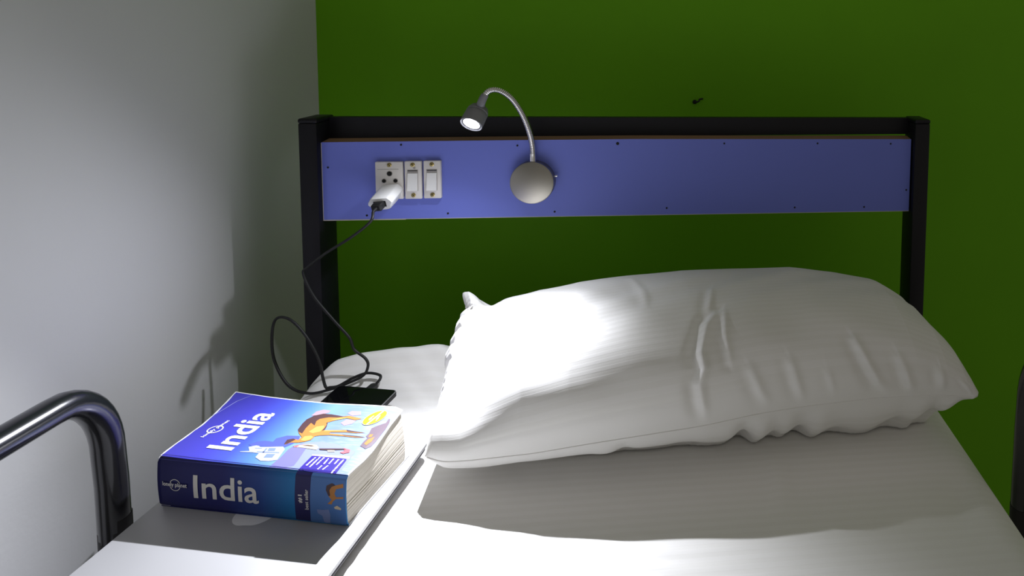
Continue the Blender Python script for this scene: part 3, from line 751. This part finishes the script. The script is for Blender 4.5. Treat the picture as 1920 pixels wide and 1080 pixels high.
# violet text box with rows of small unreadable print
def rrect(a, b, c, d, r=.12):
    P = []
    for p0, p1, p2 in ((d, a, b), (a, b, c), (b, c, d), (c, d, a)):
        for k in range(5):
            t = k/4; q0 = [p1[i] + (p0[i]-p1[i])*r for i in (0, 1)]; q2 = [p1[i] + (p2[i]-p1[i])*r for i in (0, 1)]
            P.append(tuple((1-t)**2*q0[i] + 2*t*(1-t)*p1[i] + t*t*q2[i] for i in (0, 1)))
    return P
ink('text_box_print', [rrect((.1556, .0006), (.1518, .0240), (.1915, .0238), (.1968, .0006), .07)], M['ink_violet'], 5)
rows = []
rt_ = random.Random(3)
for (sa, ta), (sb, tb) in (((.1577, .0215), (.1585, .0083)), ((.1619, .0225), (.1636, .0069)), ((.1665, .0224), (.1677, .0103)), ((.1721, .0217), (.1741, .0126)), ((.174, .0105), (.1742, .0049)), ((.1777, .0221), (.1789, .014)), ((.1801, .0113), (.1795, .005)), ((.1835, .0218), (.1848, .0141)), ((.1889, .0219), (.1921, .0008))):
    L_ = math.hypot(sb-sa, tb-ta); p = 0.0
    while p < L_ - .0006:
        w = .0005 + rt_.random()*.0009; a, b = p/L_, min(1, (p+w)/L_); hh = .0006 + rt_.random()*.0004
        q = lambda f, d: (sa + (sb-sa)*f + d, ta + (tb-ta)*f)
        rows.append([q(a, -hh), q(b, -hh), q(b, hh), q(a, hh)]); p += w + .0003 + (rt_.random() < .2)*.0006
ink('small_print', rows, M['ink_white'], 7)
# yellow badge with a pale rim, a pale ray across and two groups of pale marks
bc = (.1690, .0958); bu = (.0058, -.0110); bv_ = (.0080, .0040)
def ell(k, n=36, c=bc): return [(c[0] + k*(math.cos(2*PI*i/n)*.0104 + math.sin(2*PI*i/n)*.0008), c[1] + k*math.sin(2*PI*i/n)*.0148) for i in range(n)]
ink('badge_rim_print', [ell(1.0)], M['ink_cream'], 5); badge = ink('badge_print', [ell(.95)], M['ink_yellow'], 6)
ink('badge_mark_print', [[(.1683, .0822), (.1700, .0825), (.1707, .1090), (.1690, .1092)],
    [(.1642, .0915), (.1652, .0918), (.1662, .0985), (.1650, .0985)], [(.1655, .0900), (.1667, .0902), (.1668, .0940), (.1658, .0940)],
    [(.1722, .0935), (.1733, .0935), (.1730, .1000), (.1719, .1000)], [(.1738, .0900), (.1747, .0905), (.1742, .0955), (.1734, .0950)]], M['ink_white'], 8)
# title and publisher mark; both read from the spine edge towards the fore edge
ttl = text_on('title_lettering', 'India', on_cover(.0627, .0199, -.0106, .0676, -.0305, .0008, 4), M['ink_white'], front, bold=.018)
ring = []
rc = (.0118, .0508); rr0, rr1 = .0070, .0058; NR = 40
V = [bk(rc[0] + r*1.12*math.cos(2*PI*k/NR), rc[1] + r*math.sin(2*PI*k/NR), BZ1 + .0004) for r in (rr0, rr1) for k in range(NR)]
link_mesh('logo_ring', V, [(k, (k+1) % NR, NR + (k+1) % NR, NR + k) for k in range(NR)], M['ink_white'], front)
text_on('logo_lettering', 'lonely planet', on_cover(.0140, .0360, .0004, .0316, -.0052, .0004, 5), M['ink_white'], front, bold=.02)
# old fold across the far left corner, and the dark line of the hinge
ink('fold_line', [[(-.0086, .1178), (-.0080, .1180), (-.0140, .1041), (-.0140, .0868), (-.0148, .0735), (-.0156, .0735), (-.0148, .0868), (-.0150, .1041)]], M['crease_white'], 2)
ink('hinge_line', [[(-.004, .0046), (.0709, .0030), (.154, .0028), (.2080, .0010), (.2080, .0005), (.154, .0020), (.0709, .0022), (-.004, .0040)]], M['ink_navy'], 9)
# print on the spine
text_on('spine_lettering', 'India', on_spine(.0413, .0140, .0735, .0008, 0, .0240, 2), M['ink_silver'], spine, bold=.012)
V = [spine_pt(.0207 + r*math.cos(2*PI*k/NR), (.0260 + r*.95*math.sin(2*PI*k/NR))/.0505, .0004) for r in (.0064, .0057) for k in range(NR)]
link_mesh('spine_logo_ring', V, [(k, (k+1) % NR, NR + (k+1) % NR, NR + k) for k in range(NR)], M['ink_silver'], spine)
ink_spine('spine_logo_band', [[(.0066, .0240), (.0345, .0240), (.0345, .0282), (.0066, .0282)]], M['spine'], 3)
text_on('spine_logo_lettering', 'lonely planet', on_spine(.0064, .0232, .0281, 0, 0, .0056, 5), M['ink_silver'], spine, bold=.015)
ink_spine('spine_band_print', [[(.1556, .0505), (.1726, .0505), (.1712, .026), (.1704, .0004), (.1542, .0004), (.1548, .026)]], M['ink_navy'], 1)
ink_spine('spine_picture_print', [[(.1726, .0505), (.2103, .0505), (.2098, .026), (.2096, .0004), (.1704, .0004), (.1712, .026)]], M['ink_spine_pic'], 1)
ink_spine('spine_camel_print', [[(.1895, .0405), (.1955, .0434), (.199, .0415), (.2075, .0440), (.2079, .0402), (.2, .0381), (.1981, .0334), (.1998, .0301), (.2080, .0311), (.2076, .0293), (.1997, .0284), (.1961, .0252), (.1948, .0222), (.1901, .0223), (.1949, .0268), (.1915, .0304), (.1888, .0359)]], M['ink_camel'], 2)
ink_spine('spine_camel_shade_print', [[(.1895, .0405), (.1955, .0434), (.1990, .0415), (.1950, .0400), (.1925, .0360), (.1935, .0310), (.1915, .0304), (.1888, .0359)]], M['ink_camel_dark'], 3)
ink_spine('spine_palace_print', [[(.178, .0153), (.1851, .0155), (.1911, .0166), (.1926, .0111), (.1917, .0006), (.1858, .0011), (.1837, .009), (.179, .0114)]], M['ink_taj_shade'], 2)
ink_spine('spine_figure_print', [[(.1971, .0195), (.2007, .0216), (.2053, .0192), (.2047, .0175), (.1982, .0179)]], M['ink_cream'], 2)
text_on('spine_rank_lettering', '#1', on_spine(.1630, .0206, 0, .0085, -.0046, 0, 3), M['ink_silver'], spine, bold=.02)
text_on('spine_claim_lettering', 'best seller', on_spine(.1692, .0142, 0, .0205, -.0040, 0, 3), M['ink_silver'], spine, bold=.01)

# ------------------------------------------------------------------ phone
pd = Vector((.972, -.235, 0)); pn = Vector((.235, .972, 0)); po = Vector((-.3930, -.0760, 0))
def ph(x, y, z):
    p = po + pd*x - pn*y; return (p.x, p.y, z + .005 - .011*y/.08)
phone = thing('smartphone', 'black smartphone lying on the sheet behind the book, plugged into the cable', 'phone', ph(.041, .04, .008))
def ph_shell(name, z0, z1, ins, mt, bv=.0012):
    W_, L_, rings = .087, .086, []
    for z, i_ in ((z0, ins + bv), (z0 + bv, ins), (z1 - bv, ins), (z1, ins + bv)):
        rings.append([(x*(W_-2*i_)/W_ + i_, y*(L_-2*i_)/L_ + i_, z) for x, y in rounded(W_, L_, .004)])
    n = len(rings[0]); V = [ph(*p) for r in rings for p in r]
    F = [(i*n+k, i*n+(k+1) % n, (i+1)*n+(k+1) % n, (i+1)*n+k) for i in range(3) for k in range(n)] + [tuple(range(n)), tuple(3*n+k for k in range(n))]
    return link_mesh(name, V, F, mt, phone, smooth='auto')
ph_shell('body', .0115, .0185, 0, M['rubber']); ph_shell('bezel', .0180, .0196, .0004, M['phone_edge'], .0004); ph_shell('screen', .0190, .0199, .0012, M['phone_glass'], .0003)

# ------------------------------------------------------------------ sockets and switches on the panel
PY = .011                                   # face of the blue panel
def screw(parent, x, z, y, r=.0032):
    o = MB().lathe([(r, 0), (r, .0008), (r*.75, .0014)], (x, y, z), (0, -1, 0), 14).build('screw', M['brass'], parent)
    MB().box((x-r*.7, y-.00165, z-.0004), (x+r*.7, y-.0013, z+.0004), rot=Matrix.Rotation(.7, 3, 'Y')).build('screw_slot', M['hole'], o, smooth=False)
sock = thing('power_socket', 'white wall socket plate with round pin holes, charger plugged in below', 'socket', (-.3545, PY, .265))
plate = MB().box((-.3735, PY-.007, .2652), (-.3352, PY, .3212), .0012, 2); plate.build('plate', M['plastic'], sock)
MB().box((-.3700, PY-.0074, .3100), (-.3405, PY-.0068, .3104)).build('groove', M['plastic_grey'], sock, smooth=False)
for x, z, r in ((-.3533, .3037, .0034), (-.3612, .2929, .0027), (-.3451, .2931, .0027)):
    MB().lathe([(r*1.25, 0), (r*1.25, .0003), (r, .0005)], (x, PY-.007, z), (0, -1, 0), 18).build('hole_rim', M['plastic_grey'], sock)
    MB().lathe([(r, 0), (r, .0006)], (x, PY-.007, z), (0, -1, 0), 18).build('pin_hole', M['hole'], sock)
screw(sock, -.3533, .3167, PY-.007)
def switch(x0, x1, z0, z1, label, extra):
    s = thing('light_switch', label, 'switch', ((x0+x1)/2, PY, z0), 'rocker switches on the blue panel')
    MB().box((x0, PY-.0068, z0), (x1, PY, z1), .0012, 2).build('plate', M['plastic'], s)
    cx = (x0+x1)/2 - .0002
    MB().box((cx-.0075, PY-.0072, z0+.0125), (cx+.0075, PY-.0066, z1-.0125)).build('frame', M['plastic_grey'], s, smooth=False)
    MB().box((cx-.0068, PY-.0076, z1-.0148), (cx+.0068, PY-.0070, z1-.0138)).build('gap', M['hole'], s, smooth=False)
    b = MB(); za, zb = z0+.0130, z1-.0180
    b.add([(cx-.0068, PY-.0068, za), (cx+.0068, PY-.0068, za), (cx+.0068, PY-.0112, za), (cx-.0068, PY-.0112, za),
           (cx-.0068, PY-.0068, zb), (cx+.0068, PY-.0068, zb), (cx+.0068, PY-.0080, zb), (cx-.0068, PY-.0080, zb)],
          [(0, 1, 2, 3), (4, 5, 6, 7), (0, 1, 5, 4), (3, 2, 6, 7), (0, 3, 7, 4), (1, 2, 6, 5)])
    b.build('rocker', M['plastic_bright'], s, smooth=False)
    screw(s, cx+.0002, z1-.0052, PY-.0068); screw(s, cx+.0006, z0+.0058, PY-.0068)
    if extra: MB().lathe([(.0018, 0), (.0018, .0006)], (cx+.0024, PY-.0068, z1-.0098), (0, -1, 0), 12).build('indicator', M['plastic_grey'], s)
switch(-.3326, -.3090, .2651, .3219, 'white rocker switch plate between the socket and the other switch', True)
switch(-.3060, -.2816, .2655, .3224, 'white rocker switch plate farthest from the socket, nearest the lamp', False)

# charger plugged into the socket
c0, c1 = Vector((-.3498, PY-.0078, .2785)), Vector((-.3505, -.0365, .2682))
chg = thing('usb_charger', 'chunky white charger plug stuck into the socket with cable below', 'charger', c0)
ax = (c1-c0).normalized(); sx_ = Vector((1, 0, .10)).normalized(); sx_ = (sx_ - ax*sx_.dot(ax)).normalized(); sz_ = sx_.cross(ax)
if sz_.z < 0: sz_ = -sz_
HX = [(-1, -.05), (-.62, -.85), (-.5, -1), (.55, -1), (.72, -.85), (1, .15), (.95, .42), (.72, .92), (.6, 1), (-.55, 1), (-.7, .9), (-.97, .25)]
V = []; 
for f, w, h in ((0, .0150, .0100), (.06, .0158, .0108), (.5, .0168, .0106), (.94, .0170, .0098), (1, .0160, .0088)):
    c = c0 + (c1-c0)*f
    V += [tuple(c + sx_*a*w + sz_*b*h) for a, b in HX]
n = len(HX); F = [(i*n+k, i*n+(k+1) % n, (i+1)*n+(k+1) % n, (i+1)*n+k) for i in range(4) for k in range(n)] + [tuple(range(n)), tuple(4*n+k for k in range(n))]
link_mesh('body', V, F, M['plastic_bright'], chg, smooth='auto')
ce = c1 + sx_*0 - ax*.0002
V = [tuple(ce + ax*.0003 + sx_*a*.0085 + sz_*b*.0046) for a, b in ((-1, -1), (1, -1), (1, 1), (-1, 1))]
link_mesh('port', V, [(0, 1, 2, 3)], M['hole'], chg)

# charging cable
cable = thing('usb_cable', 'thin black charging cable looping from the charger down to the phone', 'cable', (-.36, -.06, .02))
pA = c1 + ax*.0002; pB = c1 + ax*.013
b = MB(); V = []
for f, w, h in ((0, .0068, .0046), (.15, .0072, .0050), (.85, .0070, .0050), (1, .0050, .0036)):
    c = pA + (pB-pA)*f
    V += [tuple(c + sx_*a*w + sz_*d*h) for a, d in ((-1, -.7), (-.8, -1), (.8, -1), (1, -.7), (1, .7), (.8, 1), (-.8, 1), (-1, .7))]
b.add(V, [(i*8+k, i*8+(k+1) % 8, (i+1)*8+(k+1) % 8, (i+1)*8+k) for i in range(3) for k in range(8)] + [tuple(range(8)), tuple(24+k for k in range(8))])
b.tube([tuple(pB), tuple(pB + ax*.007)], [.0026, .0020], 10)
b.build('charger_connector', M['rubber'], cable)
CP = [tuple(pB - ax*.001), tuple(pB + ax*.008), (-.3500, -.068, .2520), (-.3738, -.070, .2315), (-.4117, -.06, .2068), (-.4442, -.045, .1818), (-.4517, -.042, .171), (-.4394, -.042, .1389), (-.4129, -.045, .1043), (-.39, -.05, .0799), (-.3832, -.052, .0634), (-.3669, -.056, .0514), (-.3618, -.06, .0423), (-.3658, -.066, .0315), (-.385, -.0712, .0235), (-.4100, -.073, .0160), (-.4350, -.073, .0130), (-.4643, -.065, .0219), (-.4865, -.055, .0539), (-.4908, -.05, .0901), (-.4839, -.05, .1114), (-.465, -.052, .1093), (-.4419, -.058, .0866), (-.4239, -.064, .0556), (-.4169, -.069, .0320), (-.4120, -.072, .0200), (-.4070, -.072, .0195), (-.3968, -.070, .0200), (-.3807, -.0645, .0275), (-.3640, -.0590, .0312), (-.3470, -.0610, .0290), (-.3420, -.068, .0240)]
P_end = Vector(ph(.0440, 0, .0155)); d_end = pn.copy()
CP = CP[:-1] + [tuple(P_end + d_end*.019 + Vector((0.003, 0, .006))), tuple(P_end + d_end*.013)]
MB().tube(spline(CP, 8), .00185, 10).build('cord', M['rubber'], cable)
b = MB(); V = []
for f, w, h in ((0, .0050, .0030), (.7, .0052, .0034), (.85, .0046, .0030), (1, .0034, .0026)):
    c = P_end + d_end*(.0005 + .014*f)
    V += [tuple(c + pd*a*w + Vector((0, 0, 1))*d*h) for a, d in ((-1, -.7), (-.8, -1), (.8, -1), (1, -.7), (1, .7), (.8, 1), (-.8, 1), (-1, .7))]
b.add(V, [(i*8+k, i*8+(k+1) % 8, (i+1)*8+(k+1) % 8, (i+1)*8+k) for i in range(3) for k in range(8)] + [tuple(range(8)), tuple(24+k for k in range(8))])
b.build('phone_connector', M['rubber'], cable)

# ------------------------------------------------------------------ reading lamp
lamp = thing('reading_lamp', 'small gooseneck reading lamp, lit, on a round steel base on the blue panel', 'lamp', (-.1485, PY, .256))
DC = (-.1485, PY, .2893)
MB().lathe([(.0322, 0), (.0322, .0135), (.0318, .0146), (.0300, .0155), (.0005, .0158)], DC, (0, -1, 0), 64).build('base', M['steel'], lamp)
kn = MB().lathe([(.0012, 0), (.0012, .0022), (.0019, .0024), (.0019, .0042), (.0012, .0048)], (DC[0]+.0315, PY-.006, .2975), (1, 0, .15), 14); kn.build('switch_knob', M['chrome'], lamp)
NP = [(-.1480, .003, .3195), (-.1480, .002, .3330), (-.1478, -.002, .3470), (-.1497, -.012, .3683), (-.1565, -.023, .3949), (-.1667, -.0335, .4171), (-.1769, -.042, .4292), (-.1872, -.047, .4342), (-.1963, -.051, .4322), (-.2028, -.054, .4226), (-.2061, -.0555, .413)]
sp_ = spline(NP, 30); k0 = 32; k1 = len(sp_) - 42
sl = MB().tube(sp_[:k0+1:4], .0048, 20); sl.build('lower_sleeve', M['chrome'], lamp)
# ribbed neck: radius rises and falls along the length
neck_pts = []; neck_r = []; acc = 0
for i in range(k0, k1):
    a, b2 = sp_[i], sp_[i+1]
    for k in range(6):
        p = a.lerp(b2, k/6); 
        if neck_pts: acc += (p - neck_pts[-1]).length
        neck_pts.append(p); neck_r.append(.0045 - .0005*abs(math.sin(PI*acc/.0024)))
MB().tube(neck_pts, neck_r, 14).build('gooseneck', M['chrome'], lamp, smooth=True)
AXL = Vector((-.175, -.588, -.61)).normalized()     # direction the light points
HC = Vector((-.2173, -.06, .3871))                   # centre of the lit face
top = HC - AXL*.031
cn = MB().tube([sp_[k1-2], sp_[-30], sp_[-12], tuple(Vector(sp_[-1])*.6 + top*.4), tuple(top + AXL*.004)], [.0050, .0054, .0056, .0058, .0062], 18); cn.build('upper_sleeve', M['lamp_grey'], lamp)
head = MB().lathe([(.0050, -.001), (.0085, .0), (.0120, .003), (.0142, .008), (.0148, .011), (.0142, .0118), (.0148, .0126), (.0151, .018), (.0153, .025), (.0153, .0322), (.0146, .0328), (.0136, .0312), (.0005, .0302)], top, AXL, 40)
head.build('shade', M['lamp_grey'], lamp)
em = bpy.data.materials.new('led_face'); em.use_nodes = True
nt = em.node_tree; nt.nodes.clear(); e = nt.nodes.new('ShaderNodeEmission'); e.inputs[0].default_value = (.90, .92, 1.0, 1); e.inputs[1].default_value = LAMP_DISC
o_ = nt.nodes.new('ShaderNodeOutputMaterial'); nt.links.new(e.outputs[0], o_.inputs[0])
MB().lathe([(.0135, 0), (.0118, .0008), (.0005, .0012)], HC - AXL*.0008, AXL, 32).build('lens', em, lamp)
def beam(name, energy, size, blend, r, aim=AXL):
    ld = bpy.data.lights.new(name, 'SPOT'); ld.energy = energy; ld.color = (.90, .92, 1.0)
    ld.spot_size = math.radians(size); ld.spot_blend = blend; ld.shadow_soft_size = r
    lo = bpy.data.objects.new(name, ld); COL.objects.link(lo); lo.parent = lamp
    lo.location = HC + AXL*.0025 + Vector((0, 0, ZO)) - loc_world(lamp)
    lo.rotation_euler = aim.normalized().to_track_quat('-Z', 'Y').to_euler()
beam('lamp_beam', LAMP_SPOT, 101, 1.0, .0030, Vector((-.03, -.72, -.55)))
beam('lamp_spill', LAMP_WIDE, 160, 1.0, .0035)
